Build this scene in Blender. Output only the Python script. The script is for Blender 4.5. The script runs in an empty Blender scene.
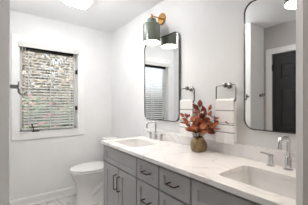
import bpy, bmesh, math, random
from mathutils import Vector, Matrix
random.seed(7)
S = bpy.context.scene
C = S.collection
R = math.radians
PI = math.pi

# ---------------------------------------------------------------- camera, world, exposure
cam = bpy.data.cameras.new('camera'); camo = bpy.data.objects.new('camera', cam); C.objects.link(camo)
cam.lens = 24.0; cam.sensor_width = 36.0; cam.sensor_fit = 'HORIZONTAL'
cam.shift_y = 1.5/308; cam.clip_start = 0.02
camo.location = (0, 0, 1.295); camo.rotation_euler = (R(90), 0, R(-37.2))
S.camera = camo
W = bpy.data.worlds.new('world'); S.world = W; W.use_nodes = True
wn = W.node_tree; bg = wn.nodes['Background']
sky = wn.nodes.new('ShaderNodeTexSky'); sky.sky_type = 'NISHITA'; sky.sun_disc = False
sky.sun_elevation = R(40); sky.sun_rotation = R(200); sky.dust_density = 4.0; sky.air_density = 0.8
hs = wn.nodes.new('ShaderNodeHueSaturation'); hs.inputs['Saturation'].default_value = 0.35
wn.links.new(sky.outputs[0], hs.inputs['Color']); wn.links.new(hs.outputs[0], bg.inputs[0])
bg.inputs[1].default_value = 0.18
S.view_settings.view_transform = 'Standard'; S.view_settings.look = 'None'
S.view_settings.gamma = 1.0; S.view_settings.use_curve_mapping = False
S.view_settings.exposure = 1.72
CEIL_E = 10.0      # bathroom ceiling lens
SCONCE_E = 15.0    # glow disc inside each sconce shade
FILL_E = 10.5      # added globe out of view, fills the bathroom with light
HALL_FILL_E = 6.0       # added globe in the passage behind, fill light only

# ---------------------------------------------------------------- materials
def srgb(r, g, b):
    f = lambda c: (c/255/12.92) if c/255 <= 0.04045 else ((c/255+0.055)/1.055)**2.4
    return (f(r), f(g), f(b), 1)
def mat(name, col, rough=0.5, metal=0.0, noise=None, bump=0.0, spec=None, coat=0.0):
    """noise = (scale, second colour, contrast low, high)"""
    m = bpy.data.materials.new(name); m.use_nodes = True
    nt = m.node_tree; b = nt.nodes['Principled BSDF']
    b.inputs['Base Color'].default_value = col; b.inputs['Roughness'].default_value = rough
    b.inputs['Metallic'].default_value = metal
    if spec is not None: b.inputs['Specular IOR Level'].default_value = spec
    b.inputs['Coat Weight'].default_value = coat
    tc = nt.nodes.new('ShaderNodeTexCoord')
    if noise:
        n = nt.nodes.new('ShaderNodeTexNoise'); n.inputs['Scale'].default_value = noise[0]; n.inputs['Detail'].default_value = 5
        r = nt.nodes.new('ShaderNodeValToRGB'); r.color_ramp.elements[0].color = col; r.color_ramp.elements[1].color = noise[1]
        r.color_ramp.elements[0].position = noise[2]; r.color_ramp.elements[1].position = noise[3]
        nt.links.new(tc.outputs['Object'], n.inputs['Vector']); nt.links.new(n.outputs['Fac'], r.inputs[0]); nt.links.new(r.outputs[0], b.inputs['Base Color'])
    if bump:
        n2 = nt.nodes.new('ShaderNodeTexNoise'); n2.inputs['Scale'].default_value = 220; n2.inputs['Detail'].default_value = 2
        bp = nt.nodes.new('ShaderNodeBump'); bp.inputs['Strength'].default_value = bump; bp.inputs['Distance'].default_value = 0.002
        nt.links.new(tc.outputs['Object'], n2.inputs['Vector']); nt.links.new(n2.outputs['Fac'], bp.inputs['Height']); nt.links.new(bp.outputs[0], b.inputs['Normal'])
    return m
def emat(name, col, e):
    m = bpy.data.materials.new(name); m.use_nodes = True
    b = m.node_tree.nodes['Principled BSDF']; b.inputs['Base Color'].default_value = (.9, .9, .9, 1)
    b.inputs['Emission Color'].default_value = col; b.inputs['Emission Strength'].default_value = e
    return m
def marble(name, base, vein, scale, rough, lo=0.0, tile=None):
    m = bpy.data.materials.new(name); m.use_nodes = True
    nt = m.node_tree; b = nt.nodes['Principled BSDF']; b.inputs['Roughness'].default_value = rough
    tc = nt.nodes.new('ShaderNodeTexCoord')
    n = nt.nodes.new('ShaderNodeTexNoise'); n.inputs['Scale'].default_value = scale; n.inputs['Detail'].default_value = 6
    n.inputs['Distortion'].default_value = 1.6
    s = nt.nodes.new('ShaderNodeMath'); s.operation = 'SUBTRACT'; s.inputs[1].default_value = 0.5
    a = nt.nodes.new('ShaderNodeMath'); a.operation = 'ABSOLUTE'
    r = nt.nodes.new('ShaderNodeValToRGB'); r.color_ramp.elements[0].color = vein; r.color_ramp.elements[1].color = base
    r.color_ramp.elements[0].position = 0.0; r.color_ramp.elements[1].position = lo
    nt.links.new(tc.outputs['Object'], n.inputs['Vector']); nt.links.new(n.outputs['Fac'], s.inputs[0])
    nt.links.new(s.outputs[0], a.inputs[0]); nt.links.new(a.outputs[0], r.inputs[0])
    if tile:
        br = nt.nodes.new('ShaderNodeTexBrick'); br.inputs['Scale'].default_value = 1.0
        br.inputs['Brick Width'].default_value = tile[0]; br.inputs['Row Height'].default_value = tile[1]
        br.inputs['Mortar Size'].default_value = 0.003; br.inputs['Mortar'].default_value = srgb(170, 166, 162)
        nt.links.new(tc.outputs['Object'], br.inputs['Vector'])
        nt.links.new(r.outputs[0], br.inputs['Color1']); nt.links.new(r.outputs[0], br.inputs['Color2'])
        nt.links.new(br.outputs['Color'], b.inputs['Base Color'])
    else:
        nt.links.new(r.outputs[0], b.inputs['Base Color'])
    return m

M = {}
M['wall'] = mat('wall_paint', srgb(233, 233, 233), 0.75, noise=(3, srgb(236, 236, 236), .4, .6), bump=.05)
M['greige'] = mat('wall_greige_tone', srgb(190, 186, 184), 0.75, noise=(3, srgb(193, 189, 187), .4, .6), bump=.05)  # same finish as the wall, in a darker, greyer tone
M['ceil'] = mat('ceiling_paint', srgb(240, 241, 242), 0.85, noise=(2, srgb(242, 243, 244), .4, .6), bump=.05)
M['trim'] = mat('trim_paint', srgb(240, 239, 238), 0.35, noise=(8, srgb(236, 235, 234), .4, .6))
M['floor'] = marble('marble_tile', srgb(226, 223, 220), srgb(184, 170, 160), 1.6, 0.25, 0.022, tile=(0.6, 0.3))
M['quartz'] = marble('white_quartz', srgb(240, 238, 237), srgb(222, 217, 215), 1.7, 0.2, 0.022)
M['cab'] = mat('grey_lacquer', srgb(172, 171, 171), 0.35, noise=(5, srgb(168, 167, 167), .4, .6))
M['inside'] = mat('reveal_shade_black', srgb(16, 16, 18), 0.8, noise=(5, srgb(13, 13, 15), .4, .6))  # near-black stands for the shadow in the gaps between cabinet fronts
M['bronze'] = mat('dark_bronze', srgb(62, 44, 38), 0.3, 0.85, noise=(30, srgb(84, 56, 46), .4, .6))
M['chrome'] = mat('chrome', srgb(214, 214, 216), 0.08, 1.0, noise=(10, srgb(206, 206, 208), .4, .6))
M['nickel'] = mat('brushed_nickel', srgb(150, 148, 146), 0.22, 1.0, noise=(40, srgb(128, 126, 124), .4, .6))
M['frame'] = mat('dark_steel_frame', srgb(118, 115, 113), 0.25, 1.0, noise=(30, srgb(98, 96, 95), .4, .6))
M['mirror'] = mat('mirror_silver', (0.86, 0.87, 0.87, 1), 0.0, 1.0)
M['porc'] = mat('porcelain', srgb(238, 237, 236), 0.12, noise=(3, srgb(234, 233, 232), .4, .6), coat=.3)
M['sage'] = mat('sage_enamel', srgb(112, 120, 108), 0.25, noise=(12, srgb(106, 114, 102), .4, .6), coat=.4)
M['inner'] = mat('white_enamel', srgb(240, 238, 230), 0.5, noise=(9, srgb(236, 234, 226), .4, .6))
M['brass'] = mat('satin_brass', srgb(205, 160, 98), 0.25, 1.0, noise=(30, srgb(190, 146, 86), .4, .6))
M['towel'] = mat('white_terry', srgb(250, 249, 247), 0.95, noise=(90, srgb(244, 242, 240), .35, .65), bump=.3)
M['stripe'] = mat('grey_stripe', srgb(150, 146, 145), 0.9, noise=(90, srgb(168, 164, 162), .35, .65))
M['vase'] = mat('bronze_ceramic', srgb(150, 124, 86), 0.3, 0.35, noise=(25, srgb(116, 92, 62), .35, .65), coat=.3)
M['leaf'] = mat('rust_leaf', srgb(160, 76, 38), 0.5, noise=(22, srgb(204, 132, 92), .38, .6))
M['leafd'] = mat('dark_rust_leaf', srgb(92, 36, 24), 0.5, noise=(14, srgb(150, 68, 40), .4, .62))
M['twig'] = mat('brown_twig', srgb(92, 62, 46), 0.7, noise=(40, srgb(70, 46, 34), .4, .6))
M['door'] = mat('black_door_paint', srgb(26, 22, 21), 0.45, noise=(6, srgb(22, 19, 18), .4, .6))
M['blind'] = mat('blind_white', srgb(218, 217, 214), 0.45, noise=(12, srgb(212, 211, 208), .4, .6))
M['black'] = mat('black_metal', srgb(30, 28, 28), 0.4, 0.6, noise=(20, srgb(42, 38, 36), .4, .6))
M['vinyl'] = mat('sash_vinyl', srgb(222, 221, 219), 0.4, noise=(12, srgb(216, 215, 213), .4, .6))
M['grass'] = mat('grass', srgb(112, 128, 84), 0.9, noise=(6, srgb(140, 146, 104), .4, .6))
M['fence'] = mat('fence_wood', srgb(150, 138, 124), 0.8, noise=(8, srgb(176, 164, 150), .35, .65))
M['green'] = mat('shrub_leaf', srgb(96, 118, 84), 0.6, noise=(10, srgb(134, 150, 118), .4, .6))
M['olive'] = mat('tree_leaf', srgb(140, 132, 112), 0.6, noise=(10, srgb(176, 166, 146), .4, .6))
M['pink'] = mat('pink_petal', srgb(226, 128, 132), 0.6, noise=(10, srgb(238, 160, 160), .4, .6))
M['bark'] = mat('bark', srgb(96, 82, 70), 0.9, noise=(20, srgb(70, 60, 52), .4, .6))
M['hinge'] = M['black']
M['lens'] = emat('ceiling_lens_glow', (1, 1, 1, 1), CEIL_E)
M['bulb'] = emat('sconce_glow', (1, .87, .72, 1), SCONCE_E)
M['dome'] = emat('fill_globe_glow', (1, 1, 1, 1), FILL_E)
M['hall_fill'] = emat('hall_fill_glow', (1, .96, .92, 1), HALL_FILL_E)
gm = bpy.data.materials.new('window_glass'); gm.use_nodes = True
gb = gm.node_tree.nodes['Principled BSDF']; gb.inputs['Transmission Weight'].default_value = 1; gb.inputs['Roughness'].default_value = 0
gb.inputs['IOR'].default_value = 1.02; gb.inputs['Base Color'].default_value = (1, 1, 1, 1)
M['glass'] = gm

# ---------------------------------------------------------------- mesh helpers
def box(bm, a, b, bev=0.0, mi=0, seg=2):
    c = [(a[i]+b[i])/2 for i in range(3)]; d = [abs(b[i]-a[i]) for i in range(3)]
    g = bmesh.ops.create_cube(bm, size=1, matrix=Matrix.Translation(c) @ Matrix.Diagonal((d[0], d[1], d[2], 1)))
    vs = g['verts']
    for f in {f for v in vs for f in v.link_faces}: f.material_index = mi
    if bev:
        es = list({e for v in vs for e in v.link_edges})
        bmesh.ops.bevel(bm, geom=es, offset=bev, segments=seg, affect='EDGES', profile=.5)
def loft(bm, rings, closed=True, cap0=True, cap1=True, mi=0):
    vr = [[bm.verts.new(p) for p in r] for r in rings]; n = len(vr[0])
    for i in range(len(vr)-1):
        for j in range(n if closed else n-1):
            k = (j+1) % n
            f = bm.faces.new((vr[i][j], vr[i][k], vr[i+1][k], vr[i+1][j])); f.material_index = mi
    if cap0: bm.faces.new(vr[0][::-1]).material_index = mi
    if cap1: bm.faces.new(vr[-1]).material_index = mi
    return vr
def lathe(bm, prof, c=(0, 0, 0), n=32, axis='Z', cap=True, mi=0):
    rings = []
    for r, h in prof:
        ring = []
        for k in range(n):
            t = 2*PI*k/n; u, v = r*math.cos(t), r*math.sin(t)
            p = {'Z': (u, v, h), 'X': (h, u, v), 'Y': (v, h, u)}[axis]
            ring.append((p[0]+c[0], p[1]+c[1], p[2]+c[2]))
        rings.append(ring)
    loft(bm, rings, cap0=cap, cap1=cap, mi=mi)
def tube(bm, pts, rad, n=12, closed=False, mi=0):
    pts = [Vector(p) for p in pts]; N = len(pts); rings = []
    rads = rad if isinstance(rad, (list, tuple)) else [rad]*N
    up = None
    for i, p in enumerate(pts):
        if closed: d = (pts[(i+1) % N]-pts[i-1])
        else: d = (pts[min(i+1, N-1)]-pts[max(i-1, 0)])
        d.normalize()
        if up is None:
            up = Vector((0, 0, 1)) if abs(d.z) < .9 else Vector((0, 1, 0))
        s = d.cross(up).normalized(); up = s.cross(d).normalized()
        rings.append([tuple(p + (s*math.cos(2*PI*k/n) + up*math.sin(2*PI*k/n))*rads[i]) for k in range(n)])
    if closed: rings.append(rings[0]); loft(bm, rings, cap0=False, cap1=False, mi=mi); bmesh.ops.remove_doubles(bm, verts=bm.verts, dist=1e-6)
    else: loft(bm, rings, mi=mi)
def bend(pts, r, seg=5):
    """round the inner corners of a polyline"""
    P = [Vector(p) for p in pts]; out = [P[0]]
    for i in range(1, len(P)-1):
        a = (P[i-1]-P[i]).normalized(); b = (P[i+1]-P[i]).normalized()
        s, e = P[i]+a*r, P[i]+b*r
        for k in range(seg+1):
            t = k/seg; out.append(s*(1-t)**2 + P[i]*2*t*(1-t) + e*t*t)
    out.append(P[-1]); return out
def rrect(w, h, r, seg=6):
    """rounded rectangle loop centred on 0, as (u, v)"""
    o = []
    for cx, cy, a0 in ((w/2-r, h/2-r, 0), (-w/2+r, h/2-r, 90), (-w/2+r, -h/2+r, 180), (w/2-r, -h/2+r, 270)):
        for k in range(seg+1):
            a = R(a0+90*k/seg); o.append((cx+r*math.cos(a), cy+r*math.sin(a)))
    return o
def obj(name, bm, m, parent=None, smooth=False, label=None):
    bmesh.ops.recalc_face_normals(bm, faces=bm.faces)
    me = bpy.data.meshes.new(name); bm.to_mesh(me); bm.free()
    for x in (m if isinstance(m, (list, tuple)) else [m]): me.materials.append(M[x])
    if smooth:
        for p in me.polygons: p.use_smooth = True
        me.set_sharp_from_angle(angle=R(38))
    o = bpy.data.objects.new(name, me); C.objects.link(o)
    if parent:
        o.parent = parent
        o.matrix_parent_inverse = Matrix.Translation(-Vector(parent.get('_w', (0, 0, 0)))) if False else Matrix.Identity(4)
    if label: o['label'] = label
    return o
def thing(name, label, cat, loc=(0, 0, 0), rz=0, group=None):
    o = bpy.data.objects.new(name, None); C.objects.link(o); o.empty_display_size = .05
    o.location = loc; o.rotation_euler = (0, 0, rz); o['label'] = label; o['category'] = cat
    if group: o['group'] = group
    return o
def tag(o, label, cat, group=None, kind=None):
    o['label'] = label; o['category'] = cat
    if group: o['group'] = group
    if kind: o['kind'] = kind
    return o
def struct(name, bm, m, parent=None, smooth=False):
    o = obj(name, bm, m, parent, smooth)
    if parent is None: o['kind'] = 'structure'
    return o
def dup(root, loc, label, rz=None):
    r = root.copy(); C.objects.link(r); r.location = loc; r['label'] = label
    if rz is not None: r.rotation_euler = (0, 0, rz)
    for ch in list(root.children):
        c = ch.copy(); C.objects.link(c); c.parent = r
        for g in ch.children:
            d = g.copy(); C.objects.link(d); d.parent = c
    return r
def NB(): return bmesh.new()

# ---------------------------------------------------------------- the room
XV = 1.456     # vanity wall
YW = 3.05      # window wall
XL = 0.055     # left wall
YC = 1.474     # where the left wall turns
YE = 0.22      # end wall beside the vanity
XE = 0.685     # its corner
H = 2.44
XD = -0.335    # wall with the black door
bm = NB(); box(bm, (-1.8, -1.6, -.1), (XV+.12, YW+.14, 0)); struct('floor', bm, 'floor')
bm = NB(); box(bm, (-1.8, -1.6, H), (XV+.12, YW+.14, H+.1)); struct('ceiling', bm, 'ceil')
bm = NB(); box(bm, (XV, YE, 0), (XV+.12, YW+.14, H)); struct('wall_right', bm, 'wall')
# window wall with its opening
wx0, wx1, wz0, wz1 = 0.212, 0.922, 0.925, 2.075
bm = NB()
box(bm, (XL-.12, YW, 0), (wx0, YW+.14, H)); box(bm, (wx1, YW, 0), (XV, YW+.14, H))
box(bm, (wx0, YW, 0), (wx1, YW+.14, wz0)); box(bm, (wx0, YW, wz1), (wx1, YW+.14, H))
struct('wall_back', bm, 'wall')
bm = NB(); box(bm, (XD-.12, YC, 0), (XL, YW, H), .003); struct('wall_left', bm, 'wall')
# wall with the black door: local frame, +X runs along the wall towards the viewer
wa = -PI/2
def door_wall(name, bm, m, parent=None, smooth=False):
    bmesh.ops.transform(bm, matrix=Matrix.Translation((XD, YC, 0)) @ Matrix.Rotation(wa, 4, 'Z'), verts=bm.verts)
    return obj(name, bm, m, parent, smooth)
D0, D1, DH = 0.115, 0.845, 2.03
# room side of the wall is local +Y (direction d rotated by +90 points to +x)
bm = NB()
box(bm, (0, -.12, 0), (D0, 0, H)); box(bm, (D1, -.12, 0), (3.3, 0, H)); box(bm, (D0, -.12, DH), (D1, 0, H))
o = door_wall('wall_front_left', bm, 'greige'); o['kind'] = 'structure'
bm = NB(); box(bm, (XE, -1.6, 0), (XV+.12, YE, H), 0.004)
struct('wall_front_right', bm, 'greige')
bm = NB(); box(bm, (-1.8, -1.7, 0), (XV+.12, -1.6, H)); struct('wall_rear', bm, 'wall')
bm = NB(); box(bm, (XE-.004, YE-.012, 0), (XE+.05, YE+.004, H), .002); struct('trim_1', bm, 'trim')

# baseboards
def baseboard(name, a, b, n):
    """a,b wall points; n = normal into room"""
    a, b, n = Vector((*a, 0)), Vector((*b, 0)), Vector((*n, 0))
    prof = [(0, 0), (.022, 0), (.022, .012), (.019, .020), (.013, .025), (.013, .092), (.010, .104), (.006, .112), (0, .114)]
    bm = NB(); loft(bm, [[tuple(a+n*p[0]+Vector((0, 0, p[1]))) for p in prof], [tuple(b+n*p[0]+Vector((0, 0, p[1]))) for p in prof]])
    return struct(name, bm, 'trim')
baseboard('baseboard_back', (XL, YW), (XV, YW), (0, -1))
baseboard('baseboard_left', (XL, YC), (XL, YW-.022), (1, 0))
baseboard('baseboard_right', (XV, 2.10), (XV, YW-.022), (-1, 0))

# ---------------------------------------------------------------- door in the angled wall
bm = NB()
w_, st = D1-D0, .11
x0, x1 = D0+.012, D1-.012
yb, yf = -.045, -.006
cols = [(x0, x0+st), ((x0+x1)/2-.05, (x0+x1)/2+.05), (x1-st, x1)]
for a, b in cols: box(bm, (a, yb, .01), (b, yf, DH-.01))
rails = [(.01, .24), (.80, .97), (1.52, 1.66), (1.86, DH-.01)]
for a, b in rails: box(bm, (x0, yb, a), (x1, yf, b))
for (xa, xb) in ((cols[0][1], cols[1][0]), (cols[1][1], cols[2][0])):
    for (za, zb) in ((.24, .80), (.97, 1.52), (1.66, 1.86)):
        box(bm, (xa, yb, za), (xb, yf-.018, zb)); box(bm, (xa+.03, yb, za+.03), (xb-.03, yf-.006, zb-.03), .006)
door = door_wall('door_1', bm, 'door'); door['kind'] = 'structure'
bm = NB()
for z in (.25, 1.78): box(bm, (x0-.012, -.012, z), (x0+.006, .004, z+.09), .002); tube(bm, [(x0-.004, .006, z), (x0-.004, .006, z+.09)], .007)
door_wall('hinge', bm, 'black', door)
bm = NB(); lathe(bm, [(.026, 0), (.026, .008), (.011, .014), (.011, .04), (.028, .048), (.03, .062), (.02, .074), (.001, .076)], (x1-.06, -.006, .95), 20, 'Y')
door_wall('door_knob', bm, 'black', door, True)
bm = NB()
cw = .075
box(bm, (D0-cw, 0, 0), (D0+.004, .018, DH+cw), .003); box(bm, (D1-.004, 0, 0), (D1+cw, .018, DH+cw), .003); box(bm, (D0-cw, 0, DH-.004), (D1+cw, .02, DH+cw), .003)
door_wall('door_casing', bm, 'trim', door)

# ---------------------------------------------------------------- window
win = NB()
cx0, cx1, cz0, cz1 = wx0-.083, wx1+.085, wz0-.08, wz1+.085
box(win, (cx0, YW-.016, cz0), (wx0, YW, cz1), .003); box(win, (wx1, YW-.016, cz0), (cx1, YW, cz1), .003)
box(win, (wx0, YW-.016, wz1), (wx1, YW, cz1), .003); box(win, (wx0, YW-.016, cz0), (wx1, YW, wz0), .003)
window = struct('window_1', win, 'trim')
bm = NB(); box(bm, (wx0, YW-.02, wz0), (wx1, YW+.1, wz0+.012), .002); obj('window_sill', bm, 'trim', window)
bm = NB()
fr = .035
ya, ybk = YW+.075, YW+.125
box(bm, (wx0, ya, wz0+.012), (wx0+fr, ybk, wz1), .004); box(bm, (wx1-fr, ya, wz0+.012), (wx1, ybk, wz1), .004)
box(bm, (wx0, ya, wz0+.012), (wx1, ybk, wz0+.012+fr), .004); box(bm, (wx0, ya, wz1-fr), (wx1, ybk, wz1), .004)
obj('sash_frame', bm, 'vinyl', window)
bm = NB(); box(bm, (wx0+fr, YW+.1, wz0+fr), (wx1-fr, YW+.104, wz1-fr)); obj('window_pane', bm, 'glass', window)
for z in (1.756, 1.237):
    bm = NB(); box(bm, (wx1-.03, YW+.006, z-.028), (wx1-.001, YW+.03, z+.028), .004); box(bm, (wx1-.022, YW-.012, z-.008), (wx1-.010, YW+.01, z+.03), .003)
    obj('window_latch', bm, 'black', window, label='black casement latch')
bm = NB()
zz = wz0+.012
box(bm, (.345, YW-.014, zz), (.43, YW+.012, zz+.014), .004)
tube(bm, bend([(.365, YW-.004, zz+.01), (.358, YW-.012, zz+.05), (.345, YW-.02, zz+.085)], .015), .006, 10)
lathe(bm, [(.001, -.012), (.008, -.008), (.010, 0), (.008, .008), (.001, .012)], (.345, YW-.02, zz+.09), 12)
obj('window_crank', bm, 'bronze', window, True, 'dark bronze casement crank')

# blind
bl = thing('window_blind', 'white slatted blind half open, hanging inside the white window frame', 'blind', (0, 0, 0))
bm = NB()
box(bm, (wx0-.012, YW-.052, wz1-.070), (wx1+.006, YW-.040, wz1-.008), .004)
box(bm, (wx0-.012, YW-.052, wz1-.020), (wx0-.002, YW-.017, wz1-.070), .002)
box(bm, (wx1-.004, YW-.052, wz1-.020), (wx1+.006, YW-.017, wz1-.070), .002)
box(bm, (wx0-.012, YW-.052, wz1-.018), (wx1+.006, YW-.017, wz1-.008), .003)
obj('valance', bm, 'blind', bl)
bm = NB(); box(bm, (wx0+.045, YW+.006, wz1-.098), (wx1-.058, YW+.062, wz1-.002), .003); obj('headrail', bm, 'black', bl, label='headrail coloured black for the shadowed gap under the valance')  # black puts the shadowed gap below the valance into the rail colour
bm = NB()
z = wz1-.118; th = R(25); ns = 0
while z > wz0+.075:
    c_, s_ = math.cos(th), math.sin(th); yc = YW+.037
    pr = []
    for u in (-.024, -.012, 0, .012, .024):
        cam_ = .0022*(1-(u/.024)**2); pr.append((yc+u*c_-cam_*s_, z+u*s_+cam_*c_))
    pr += [(p[0]+.0026*s_, p[1]-.0026*c_) for p in pr[::-1]]
    loft(bm, [[(wx0+.045, p[0], p[1]) for p in pr], [(wx1-.058, p[0], p[1]) for p in pr]])
    z -= .0375; ns += 1
obj('slats', bm, 'blind', bl)
bm = NB(); box(bm, (wx0+.045, YW+.014, wz0+.036), (wx1-.058, YW+.06, wz0+.052), .004); obj('bottom_rail', bm, 'blind', bl)
bm = NB()
for x in (wx0+.1, (wx0+wx1)/2, wx1-.1):
    for y in (YW+.0125, YW+.0615): box(bm, (x-.004, y-.0008, wz0+.045), (x+.004, y+.0008, wz1-.05))
obj('ladder_tape', bm, 'blind', bl)
bm = NB(); tube(bm, [(wx0+.06, YW+.004, wz1-.06), (wx0+.06, YW+.002, wz1-.62)], .004, 8); obj('tilt_wand', bm, 'blind', bl)

# ---------------------------------------------------------------- vanity cabinet
XF = 0.905     # cabinet front plane
YV1, YV0 = 2.095, YE+.003
ZT = 0.868
yb1, yb2, yb3 = 1.431, 1.137, .836
ZG = .688
van = thing('vanity_cabinet', 'long grey shaker double vanity under the white stone counter', 'cabinet', (1.18, 1.15, 0))
VO = Vector((1.18, 1.15, 0))
def part(name, bm, m, parent, origin, smooth=False, label=None):
    bmesh.ops.translate(bm, vec=-Vector(origin), verts=bm.verts)
    return obj(name, bm, m, parent, smooth, label)
bm = NB()
box(bm, (XF+.034, YV0, .10), (XV-.002, YV1-.021, .118)); box(bm, (XF+.08, YV0, .001), (XF+.10, YV1-.021, .1))
box(bm, (XV-.012, YV0, .118), (XV-.002, YV1-.021, ZT-.002))
for y in (YV0+.009, yb3, yb2, yb1): box(bm, (XF+.034, y-.009, .118), (XV-.012, y+.009, ZT-.002))
for z in (ZG, ZT-.012, .40): box(bm, (XF+.034, YV0+.018, z-.010), (XF+.055, YV1-.021, z+.010))
part('carcass', bm, 'inside', van, VO)
bm = NB(); box(bm, (XF, YV1-.02, .002), (XV-.002, YV1, ZT-.002), .001); part('side_panel', bm, 'cab', van, VO)
def shaker(y0, y1, z0, z1, rail=.055):
    g = .0062; y0 += g; y1 -= g; z0 += g; z1 -= g; bm = NB(); X0, X1 = XF, XF+.0335
    # one closed front with a chamfered shaker recess
    def rect(dy, dz, x): return [(x, y0+dy, z0+dz), (x, y1-dy, z0+dz), (x, y1-dy, z1-dz), (x, y0+dy, z1-dz)]
    loft(bm, [rect(0, 0, X1), rect(0, 0, X0+.0015), rect(.0015, .0015, X0), rect(rail, rail, X0), rect(rail+.006, rail+.006, X0+.012)])
    return bm
def pull(y, z, vert, L=.125):
    bm = NB(); r = .0045; xo = XF-.032
    if vert: pts = [(XF, y, z-L/2), (xo, y, z-L/2), (xo, y, z+L/2), (XF, y, z+L/2)]
    else: pts = [(XF+.012, y-L/2, z), (xo, y-L/2, z), (xo, y+L/2, z), (XF+.012, y+L/2, z)]
    tube(bm, bend(pts, .008, 3), r, 8)
    return bm
ZG = .688
yb1, yb2, yb3 = 1.431, 1.137, .836
def front(name, y0, y1, z0, z1, hs, rail=.055):
    f = part(name, shaker(y0, y1, z0, z1, rail), 'cab', van, VO)
    for (y, z, v, L) in hs: part('handle', pull(y, z, v, L), 'bronze', f, VO, True, 'dark bronze pull')
TOP = ZT-.010
front('false_front', yb1, YV1-.02, ZG, TOP, [], .045)
front('false_front', YV0+.006, yb3, ZG, TOP, [], .045)
ym = (yb1+YV1-.02)/2
front('door', ym, YV1-.02, .11, ZG, [(ym+.035, .548, True, .135)], .06)
front('door', yb1, ym, .11, ZG, [(ym-.035, .548, True, .135)], .06)
ym2 = (YV0+yb3)/2
front('door', ym2, yb3, .11, ZG, [(ym2+.035, .548, True, .135)], .06)
front('door', YV0+.006, ym2, .11, ZG, [(ym2-.035, .548, True, .135)], .06)
for (a, b) in ((yb2, yb1), (yb3, yb2)):
    m_ = (a+b)/2
    front('drawer', a, b, ZG, TOP, [(m_, (ZG+TOP)/2-.002, False, .08)], .045)
    front('drawer', a, b, .40, ZG, [(m_, .552, False, .08)], .045)
    front('drawer', a, b, .11, .40, [(m_, .265, False, .08)], .045)

# countertop with two sink openings
SX, SW, SL = 1.128, .30, .42        # sink centre x, width (x), length (y)
SY = (1.80, .50)
CX0, CX1, CY0, CY1 = .885, XV-.001, YE+.002, 2.112
bm = NB()
def loop(pts, z):
    vs = [bm.verts.new((p[0], p[1], z)) for p in pts]
    return [bm.edges.new((vs[i], vs[(i+1) % len(vs)])) for i in range(len(vs))]
es = loop([(CX0, CY0), (CX1, CY0), (CX1, CY1), (CX0, CY1)], .9)
for sy in SY: es += loop([(SX+u, sy+v) for u, v in rrect(SW, SL, .045)], .9)
bmesh.ops.triangle_fill(bm, use_beauty=True, use_dissolve=False, edges=es)
r_ = bmesh.ops.extrude_face_region(bm, geom=list(bm.faces))
bmesh.ops.translate(bm, vec=(0, 0, -.031), verts=[v for v in r_['geom'] if isinstance(v, bmesh.types.BMVert)])
ct = obj('countertop', bm, 'quartz')
bv = ct.modifiers.new('edge', 'BEVEL'); bv.width = .003; bv.segments = 2; bv.limit_method = 'ANGLE'; bv.angle_limit = R(50)
tag(ct, 'white veined stone countertop with two sink cut-outs on the grey vanity', 'countertop')
bm = NB(); box(bm, (XV-.021, CY0, .9005), (XV-.001, CY1, .996), .002); obj('backsplash', bm, 'quartz', ct)

def make_sink(loc, label):
    t = thing('sink_basin', label, 'sink', loc)
    bm = NB(); rings = []
    for w, l, r, z in ((SW+.03, SL+.03, .055, -.033), (SW+.03, SL+.03, .055, -.034+.0025), (SW+.006, SL+.006, .047, -.0315), (SW+.002, SL+.002, .046, -.06), (SW-.012, SL-.012, .05, -.13),
                       (SW-.05, SL-.05, .05, -.155), (.10, .12, .04, -.165), (.03, .03, .014, -.168)):
        rings.append([(u, v, z) for u, v in rrect(w, l, r)])
    loft(bm, rings, cap0=False, cap1=True)
    # outside shell
    rings = []
    for w, l, r, z in ((SW+.03, SL+.03, .055, -.033), (SW+.01, SL+.01, .05, -.05), (SW, SL, .05, -.15), (SW-.05, SL-.05, .05, -.175)):
        rings.append([(u, v, z) for u, v in rrect(w, l, r)])
    loft(bm, rings, cap0=False, cap1=True)
    bmesh.ops.remove_doubles(bm, verts=bm.verts, dist=1e-5)
    obj('bowl', bm, 'porc', t, True)
    bm = NB(); lathe(bm, [(.001, -.1665), (.022, -.1665), (.024, -.163), (.018, -.161), (.001, -.160)], (0, 0, 0), 20); obj('drain', bm, 'chrome', t, True)
    return t
sk = make_sink((SX, SY[0], .9), 'white sink basin at the far end of the counter, near the window')
dup(sk, (SX, SY[1], .9), 'white sink basin at the near end of the counter, under the larger-looking right mirror')

def make_faucet(loc, label):
    t = thing('faucet', label, 'faucet', loc)
    bm = NB()
    lathe(bm, [(.026, 0), (.026, .006), (.019, .010), (.019, .02), (.018, .075), (.014, .08), (.001, .081)], (0, 0, 0), 24)
    tube(bm, bend([(0, 0, .07), (0, 0, .195), (-.124, 0, .195), (-.124, 0, .145)], .026, 6), .0115, 16)
    lathe(bm, [(.0125, .14), (.0125, .152)], (-.124, 0, 0), 16)
    obj('spout', bm, 'chrome', t, True)
    for s in (-1, 1):
        bm = NB()
        lathe(bm, [(.025, 0), (.025, .006), (.017, .010), (.015, .05), (.016, .068), (.015, .074), (.001, .075)], (0, s*.1, 0), 20)
        tube(bm, [(0, s*.1, .066), (0, s*.13, .071), (0, s*.165, .075)], [.008, .0065, .005], 10)
        obj('lever_handle', bm, 'chrome', t, True)
    return t
fc = make_faucet((1.392, 1.80, .9), 'chrome widespread faucet behind the far sink, below the left mirror')
dup(fc, (1.388, .495, .9), 'chrome widespread faucet behind the near sink, at the right edge')

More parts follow.
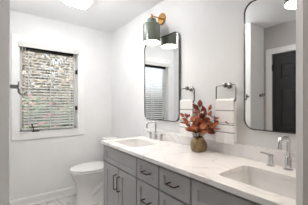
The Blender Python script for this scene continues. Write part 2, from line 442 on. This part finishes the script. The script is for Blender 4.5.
# ---------------------------------------------------------------- mirrors
def make_mirror(y0, y1, z0, z1, label):
    w, h = y1-y0, z1-z0; cy, cz = (y0+y1)/2, (z0+z1)/2
    t = thing('wall_mirror', label, 'mirror', (XV, cy, z0))
    F = .024
    bm = NB(); rings = []
    for dw, x in ((0, -.0005), (0, -F), (.001, -F-.001), (.006, -F-.001), (.007, -F), (.007, -F+.003), (.007, -.0005)):
        rings.append([(x, u, v+h/2) for u, v in rrect(w-2*dw, h-2*dw, .075-dw, 10)])
    loft(bm, rings+[rings[0]], cap0=False, cap1=False); bmesh.ops.remove_doubles(bm, verts=bm.verts, dist=1e-6)
    obj('frame', bm, 'frame', t, True)
    bm = NB(); g = .0075
    loft(bm, [[(x, u, v+h/2) for u, v in rrect(w-2*g, h-2*g, .067, 10)] for x in (-.001, -F+.005)])
    obj('mirror_glass', bm, 'mirror', t)
    return t
make_mirror(1.475, 2.085, 1.112, 2.034, 'rounded thin-framed mirror behind the left sink, reflecting the window blind')
make_mirror(YE+.004, .800, 1.112, 2.028, 'rounded dark-framed mirror at the right edge, reflecting the black door')

# ---------------------------------------------------------------- sconces
def make_sconce(loc, label):
    t = thing('wall_sconce', label, 'lamp', loc)      # loc = wall point at the centre of the plate
    bm = NB(); lathe(bm, [(.064, -.0005), (.064, -.012), (.058, -.018), (.001, -.019)], (0, 0, 0), 36, 'X'); obj('back_plate', bm, 'brass', t, True)
    bm = NB(); ax = -.145
    tube(bm, bend([(-.015, 0, .0), (ax, 0, .0), (ax, 0, -.035)], .012, 4), .0075, 12)
    lathe(bm, [(.001, .02), (.009, .018), (.012, .008), (.009, -.002), (.001, -.004)], (ax, 0, 0), 16)
    lathe(bm, [(.012, -.012), (.014, -.015), (.014, -.038), (.001, -.039)], (ax, 0, 0), 16)
    obj('arm', bm, 'brass', t, True)
    bm = NB()
    lathe(bm, [(.040, -.036), (.047, -.040), (.047, -.084), (.044, -.086)], (ax, 0, 0), 36)
    prof = [(.044, -.084), (.070, -.087), (.084, -.091), (.0905, -.098), (.0925, -.108), (.0925, -.287), (.090, -.288), (.0895, -.112), (.087, -.102), (.082, -.096), (.070, -.091), (.001, -.090)]
    n = 40; rings = [[(r*math.cos(2*PI*k/n)+ax, r*math.sin(2*PI*k/n), h) for k in range(n)] for r, h in prof]
    loft(bm, rings[:6], cap0=False, cap1=False, mi=0); loft(bm, rings[5:], cap0=False, cap1=True, mi=1)
    bmesh.ops.remove_doubles(bm, verts=bm.verts, dist=1e-6)
    obj('lamp_shade', bm, ['sage', 'inner'], t, True)
    bm = NB(); lathe(bm, [(.001, -.262), (.086, -.262), (.088, -.256), (.001, -.254)], (ax, 0, 0), 36); obj('diffuser', bm, 'bulb', t, True)
    return t
sc = make_sconce((XV, 1.768, 2.240), 'sage green dome sconce on a brass arm above the left mirror')
dup(sc, (XV, .485, 2.240), 'sage green dome sconce above the right mirror, seen glowing in that mirror')

# ---------------------------------------------------------------- towel rings and towels
def make_ring(loc, label):
    t = thing('towel_ring', label, 'towel ring', loc)
    bm = NB(); lathe(bm, [(.026, -.0005), (.026, -.008), (.022, -.011), (.001, -.012)], (0, 0, 0), 24, 'X')
    lathe(bm, [(.010, -.01), (.010, -.045), (.018, -.047), (.019, -.066), (.015, -.069), (.001, -.070)], (0, 0, 0), 20, 'X'); obj('wall_post', bm, 'nickel', t, True)
    bm = NB(); hw, hh = .086, .125
    pts = []
    for u, v in rrect(2*hw, hh, .018, 4): pts.append((-.056, u, v-hh/2+.0))
    tube(bm, pts, .0045, 8, closed=True)
    obj('ring_bar', bm, 'nickel', t, True)
    return t
RZ = 1.440
rg = make_ring((XV, .929, RZ), 'square metal towel ring beside the right mirror')
dup(rg, (XV, 1.332, RZ), 'square metal towel ring just right of the left mirror')
def make_towel(loc, label, seed):
    rnd = random.Random(seed)
    bm = NB(); hw = .078
    top = RZ-.125+.012-RZ     # relative to loc z
    path = []                 # (x, z)
    bx = -.056
    zb, zf = -.43, -.447
    n = 44
    for k in range(n+1): path.append((bx+.0125, zb+(top-.008-zb)*k/n))
    for k in range(1, 8): a = PI*k/8; path.append((bx+.0125*math.cos(a), top-.008+.012*math.sin(a)))
    nf = 88
    for k in range(nf+1): path.append((bx-.0125, top-.008-(top-.008-zf)*k/nf))
    cols = 15; ph = rnd.random()*6
    rows = []
    for i, (x, z) in enumerate(path):
        row = []
        for j in range(cols):
            u = -1+2*j/(cols-1); side = -1 if x < bx else 1
            dep = max(0, (top-z))/.33
            wv = .0028*math.sin(u*5+ph)*dep + .0015*math.sin(u*11+ph*2)*dep
            edge = -.004*(abs(u)**6)*side*(-1)
            row.append(bm.verts.new((x+wv*1.0+(edge if side < 0 else 0), u*(hw+.003*dep)+.001*math.sin(z*40+ph), z)))
        rows.append(row)
    zs = [(1.2455-RZ, .0035), (1.150-RZ, .003), (1.138-RZ, .003), (1.078-RZ, .004)]
    for i in range(len(rows)-1):
        for j in range(cols-1):
            f = bm.faces.new((rows[i][j], rows[i][j+1], rows[i+1][j+1], rows[i+1][j]))
            zc = (path[i][1]+path[i+1][1])/2
            if path[i][0] < bx and any(abs(zc-a) < b for a, b in zs): f.material_index = 1
    o = obj('hand_towel', bm, ['towel', 'stripe'], None, True); o.location = loc
    so = o.modifiers.new('pile', 'SOLIDIFY'); so.thickness = .009; so.offset = 0
    b2 = o.modifiers.new('soft', 'BEVEL'); b2.width = .003; b2.segments = 2; b2.limit_method = 'ANGLE'; b2.angle_limit = R(60)
    tag(o, label, 'towel')
    return o
make_towel((XV, .929, RZ), 'white hand towel with thin grey stripes beside the right mirror', 1)
make_towel((XV, 1.332, RZ), 'white hand towel with thin grey stripes beside the left mirror, behind the leaves', 2)

# ---------------------------------------------------------------- vase and sprigs
VX, VY = 1.342, 1.143
bm = NB()
lathe(bm, [(.001, 0), (.040, 0), (.050, .006), (.059, .025), (.062, .05), (.058, .075), (.045, .097), (.038, .106), (.038, .114), (.034, .114), (.033, .106), (.040, .095), (.05, .07), (.05, .03), (.001, .012)], (0, 0, 0), 36)
vz = obj('vase', bm, 'vase', None, True); vz.location = (VX-.006, VY, .9005); vz.scale = (1.14, 1.14, 1.03)
tag(vz, 'small round bronze-brown vase on the counter between the two sinks', 'vase')
def leaf(bm, p, dr, nrm, L, Wd, mi):
    dr = dr.normalized(); s = dr.cross(nrm).normalized(); n = s.cross(dr).normalized()
    prof = [(0, .05), (.15, .55), (.35, .95), (.55, 1), (.75, .75), (.9, .38), (1, .03)]
    rows = []
    for t, w in prof:
        c = p+dr*(L*t)+n*(-.18*L*t*t)
        rows.append([bm.verts.new(c+s*(w*Wd/2)+n*(.12*Wd*w)), bm.verts.new(c), bm.verts.new(c-s*(w*Wd/2)+n*(.12*Wd*w))])
    for i in range(len(rows)-1):
        for j in range(2):
            f = bm.faces.new((rows[i][j], rows[i][j+1], rows[i+1][j+1], rows[i+1][j])); f.material_index = mi
def sprig(tip, label, nl, seed, L=.062, mid=None):
    """tip relative to the vase mouth, in a frame: a = to the right in the photo, b = towards the viewer, c = up"""
    rnd = random.Random(seed)
    ra, rb = Vector((.7965, -.6046, 0)), Vector((-.6046, -.7965, 0))
    base = Vector((VX, VY, .9))+Vector((0, 0, .03)); mouth = Vector((VX, VY, .9))+ra*(tip[0]*.09)+rb*(tip[1]*.09)+Vector((0, 0, .112))
    T = Vector((VX, VY, .9+.114))+ra*(tip[0]+.014)+rb*tip[1]+Vector((0, 0, tip[2]))
    m2 = (mouth*.55+T*.45)+Vector((0, 0, .045 if mid is None else mid))
    pts = []
    for k in range(13):
        t = k/12
        pts.append(mouth*(1-t)**2+m2*2*t*(1-t)+T*t*t)
    bm = NB(); tube(bm, [base]+pts, [.0022]*7+[.0018]*4+[.0013]*3, 6)
    # keep everything off the wall
    t_ = obj('leafy_sprig', bm, 'twig', None, True); t_.location = (0, 0, 0)
    tag(t_, label, 'dried foliage', 'sprigs in the bronze vase')
    bm = NB()
    for k in range(nl):
        t = .22+.78*(k+1)/nl
        i = min(int(t*12), 12); p = pts[i].copy()
        dirn = (pts[i]-pts[max(i-1, 0)]).normalized()
        a = k*2.4+rnd.random()
        side = (ra*math.cos(a)+rb*math.sin(a)*.8+Vector((0, 0, rnd.uniform(-.35, .5))))
        dr = (dirn*rnd.uniform(.2, .7)+side*.9) if k < nl-1 else dirn
        dr.normalize(); st = p+dr*.012
        LL = L*rnd.uniform(.8, 1.2)
        for q in range(3):
            if (st+dr*LL).x > XV-.04 or (p.x > XV-.06 and dr.x > 0): dr.x = -abs(dr.x)-.1; dr.normalize(); st = p+dr*.012
        nrm = (rb*.9+Vector((0, 0, .5))+Vector((rnd.uniform(-.7, .7), rnd.uniform(-.7, .7), rnd.uniform(-.6, .6))))
        tube(bm, [p, st+dr*.004], .0010, 4, mi=2)
        leaf(bm, st, dr, nrm, LL, LL*rnd.uniform(.48, .66), rnd.choice((0, 0, 1)))
    obj('leaves', bm, ['leaf', 'leafd', 'twig'], t_, True)
K = .0083
sprigs = [
 ((-1*K, .00, 29*K), 'tallest rust sprig rising over the middle of the vase', 10, 1),
 ((-16*K, .03, 20*K), 'rust sprig leaning left in front of the left towel', 9, 2),
 ((-15*K, .05, 14*K), 'low rust sprig reaching left over the counter', 8, 3),
 ((14*K, .09, 22*K), 'rust sprig leaning right, its leaves in front of the right towel', 11, 4),
 ((6*K, .04, 26*K), 'rust sprig standing up right of the vase centre', 10, 5),
 ((18*K, .12, 15*K), 'rust sprig reaching farthest right, low in front of the right towel', 8, 9),
 ((7*K, .08, 13*K), 'short rust sprig with pale broad leaves facing forward right', 10, 6),
 ((-5*K, .09, 11*K), 'short rust sprig drooping over the front of the vase', 10, 7),
 ((1*K, .05, 20*K), 'bushy rust sprig in the centre of the vase', 12, 8),
]
for tip, lab, nl, sd in sprigs: sprig(tip, lab, nl+1, sd)

# ---------------------------------------------------------------- toilet (local: front = -x)
TY = 2.70
tl = thing('toilet', 'white two-piece toilet with closed lid between the vanity and the window wall', 'toilet', (XV, TY, 0))
def egg(xb, xf, hw, z, n=40, sq=1.0):
    """egg outline, back at xb, front at xf (both negative), half width hw"""
    o = []; xm = xb+(xf-xb)*.42
    for k in range(n):
        a = 2*PI*k/n; c, s = math.cos(a), math.sin(a)
        rx = (xb-xm) if c > 0 else (xm-xf)
        e = .72 if c > 0 else 1.0
        o.append((xm+rx*math.copysign(abs(c)**e, c), hw*math.copysign(abs(s)**.92, s), z))
    return o
bm = NB()
loft(bm, [egg(-.20, -.665, .125, .0), egg(-.20, -.665, .125, .02), egg(-.20, -.655, .114, .05), egg(-.20, -.65, .112, .13), egg(-.20, -.655, .116, .22), egg(-.21, -.675, .138, .29),
          egg(-.21, -.70, .165, .34), egg(-.21, -.722, .18, .385), egg(-.21, -.725, .182, .41), egg(-.215, -.715, .176, .418)])
# trapway relief on both sides
for s in (-1, 1):
    tube(bm, [(-.50, s*.075, .10), (-.44, s*.092, .17), (-.36, s*.10, .24), (-.28, s*.10, .26), (-.21, s*.10, .20), (-.19, s*.10, .10), (-.19, s*.10, .02)], [.03, .042, .045, .045, .045, .045, .045], 12)
box(bm, (-.30, -.12, .26), (-.02, .12, .40), .03, seg=3)
obj('bowl', bm, 'porc', tl, True)
bm = NB(); loft(bm, [egg(-.22, -.722, .176, .4195), egg(-.22, -.735, .188, .424), egg(-.22, -.735, .188, .436), egg(-.22, -.73, .184, .440)]); obj('seat', bm, 'porc', tl, True)
bm = NB(); loft(bm, [egg(-.215, -.722, .178, .446), egg(-.215, -.734, .188, .449), egg(-.215, -.734, .188, .458), egg(-.22, -.726, .180, .466), egg(-.25, -.66, .13, .470), egg(-.32, -.56, .05, .471)]); obj('lid', bm, 'porc', tl, True)
bm = NB()
def rr3(cx, w, l, r, z): return [(cx+u, v, z) for u, v in rrect(w, l, r)]
loft(bm, [rr3(-.115, .15, .38, .03, .385), rr3(-.115, .165, .40, .035, .42), rr3(-.115, .185, .43, .035, .757)]); obj('tank', bm, 'porc', tl, True)
bm = NB(); loft(bm, [rr3(-.118, .20, .45, .03, .757), rr3(-.118, .21, .46, .03, .763), rr3(-.118, .21, .46, .03, .782), rr3(-.118, .20, .45, .03, .789)]); obj('tank_lid', bm, 'porc', tl, True)
bm = NB(); lathe(bm, [(.014, -.205), (.014, -.222), (.001, -.224)], (0, .16, .70), 14, 'X'); tube(bm, [(-.218, .16, .70), (-.225, .12, .695), (-.226, .085, .69)], .006, 8); obj('flush_lever', bm, 'chrome', tl, True)
bm = NB(); lathe(bm, [(.014, -.001), (.014, -.004), (.008, -.006), (.008, -.045)], (0, -.26, .16), 14, 'X')
tube(bm, bend([(-.04, -.26, .16), (-.07, -.26, .22), (-.09, -.17, .33), (-.09, -.14, .39)], .04), .006, 8); obj('supply_line', bm, 'chrome', tl, True)

# ---------------------------------------------------------------- ceiling fan light and added fill globes
fx = thing('ceiling_fan_light', 'square lit ceiling fan light near the window wall', 'light', (.71, 2.31, H))
bm = NB()
n_ = [(.155, 0), (.155, -.012), (.148, -.018), (.118, -.022), (.112, -.016), (.112, -.003)]
loft(bm, [[(u, v, z) for u, v in rrect(2*a, 2*a, .012, 3)] for a, z in n_], cap0=True, cap1=True); obj('housing', bm, 'vinyl', fx)
bm = NB(); loft(bm, [[(u, v, z) for u, v in rrect(2*a, 2*a, .012, 3)] for a, z in ((.108, -.004), (.108, -.028), (.100, -.036))]); obj('light_lens', bm, 'lens', fx)
def dome(loc, label, m, r=.11):  # globes added out of view as fill light
    t = thing('fill_globe_light', label, 'light', loc)
    bm = NB(); lathe(bm, [(.065, -.0005), (.065, -.012), (.055, -.02), (.012, -.024), (.012, -.06), (.04, -.065), (.045, -.09), (.001, -.092)], (0, 0, 0), 32); obj('fill_stem', bm, 'nickel', t, True)
    bm = NB(); lathe(bm, [(max(.001, r*math.sin(PI*k/14)), -.085-r+r*math.cos(PI*k/14)) for k in range(15)], (0, 0, 0), 32); obj('fill_globe', bm, m, t, True)
    return t
dome((.50, 1.85, H), 'added white fill globe, out of view, in the middle of the bathroom ceiling', 'dome', .10)
dome((.05, -.55, H), 'added white fill globe, out of view, behind the viewer', 'hall_fill', .14)

# ---------------------------------------------------------------- hooks
t = thing('robe_hook', 'grey metal hook at the left edge in front of the window frame', 'hook', (XL, 1.475+.03, 1.40))
bm = NB(); box(bm, (0.0005, -.012, -.012), (.048, .012, .012), .003); obj('hook_arm', bm, 'nickel', t, label=None)
bm = NB(); box(bm, (.040, -.010, -.02), (.048, .010, .032), .003)
tube(bm, [(.044, 0, -.016), (.046, 0, -.034), (.055, 0, -.045), (.066, 0, -.048), (.077, 0, -.042), (.083, 0, -.030)], [.007, .006, .006, .006, .006, .007], 10)
obj('hook_prong', bm, 'nickel', t, True)
t = thing('double_robe_hook', 'dark double robe hook on the wall beside the black door, seen in the right mirror', 'hook', (-.215, YC, 1.42), PI)
bm = NB(); box(bm, (-.02, .0005, -.02), (.02, .008, .02), .003); obj('hook_plate', bm, 'bronze', t)
for s in (-1, 1):
    bm = NB(); tube(bm, [(s*.012, .006, 0), (s*.02, .03, -.012), (s*.026, .045, .0), (s*.028, .048, .014)], .006, 8)
    lathe(bm, [(.001, .010), (.009, .014), (.011, .02), (.009, .027), (.001, .03)], (s*.028, .048, 0), 12); obj('hook_prong', bm, 'bronze', t, True)

# ---------------------------------------------------------------- garden outside
bm = NB(); box(bm, (-8, YW+.14, -.6), (12, 22, -.5)); g = struct('ground', bm, 'grass')
fn = thing('garden_fence', 'weathered board fence across the garden outside the window', 'fence', (2, 13.5, -.5))
bm = NB()
for k in range(80): box(bm, (-8+k*.2, -.01, .03), (-8+k*.2+.188, .01, 2.25), .004)
obj('boards', bm, 'fence', fn)
bm = NB()
for k in range(8): box(bm, (-8+k*2.2, .012, 0), (-8+k*2.2+.09, .1, 2.3), .004)
box(bm, (-8, .012, .5), (8, .05, .6)); box(bm, (-8, .012, 1.8), (8, .05, 1.9)); obj('posts_and_rails', bm, 'fence', fn)
def foliage(n, rad, cz, size, mats, seed, flat=1.0):
    rnd = random.Random(seed); bm = NB()
    for k in range(n):
        v = Vector((rnd.gauss(0, 1), rnd.gauss(0, 1), rnd.gauss(0, 1))).normalized()*rad*(.55+.45*rnd.random())*(1+.18*math.sin(k))
        v.z *= flat; p = v+Vector((0, 0, cz))
        a = Vector((rnd.gauss(0, 1), rnd.gauss(0, 1), rnd.gauss(0, 1))).normalized(); b = a.orthogonal().normalized()
        s = size*rnd.uniform(.7, 1.3); c = a.cross(b)
        f = bm.faces.new([bm.verts.new(p+a*s), bm.verts.new(p+b*s*.5), bm.verts.new(p-a*s), bm.verts.new(p-b*s*.5)])
        if len(mats) > 1 and rnd.random() < .16 and v.y < 0: f.material_index = 1
    return bm, mats
def plant(name, label, cat, loc, n, rad, cz, size, mats, seed, trunk, group=None):
    t = thing(name, label, cat, loc, 0, group)
    bm, mm = foliage(n, rad, cz, size, mats, seed); obj('foliage', bm, mm, t)
    bm = NB(); tube(bm, [(0, 0, 0), (.03, .02, cz*.5), (0, 0, cz)], [trunk, trunk*.8, trunk*.5], 8)
    for k in range(6):
        a = k*1.05; tube(bm, [(0, 0, cz*.55), (math.cos(a)*rad*.35, math.sin(a)*rad*.35, cz*.9), (math.cos(a)*rad*.7, math.sin(a)*rad*.7, cz+rad*.3)], [trunk*.5, trunk*.3, trunk*.12], 6)
    obj('branches', bm, 'bark', t, True)
plant('flowering_shrub', 'pink flowering shrub low in the left half of the window', 'shrub', (.65, 5.5, -.5), 1500, .5, 1.45, .06, ['green', 'pink'], 1, .04)
plant('garden_shrub', 'green shrub low in the right half of the window', 'shrub', (1.75, 5.6, -.5), 1500, .5, 1.35, .06, ['green'], 2, .04)
plant('flowering_tree', 'pink flowering shrub higher up in the right half of the window', 'shrub', (2.1, 7.3, -.5), 700, .40, 2.5, .05, ['olive', 'pink'], 5, .05)
plant('garden_tree', 'pale olive tree filling the top of the window', 'tree', (1.9, 10.6, -.5), 6500, 2.3, 3.4, .11, ['olive'], 3, .12)
plant('garden_tree', 'sparse olive tree beyond the left half of the window', 'tree', (-2.2, 9.6, -.5), 1600, 1.2, 3.4, .10, ['olive'], 4, .10)
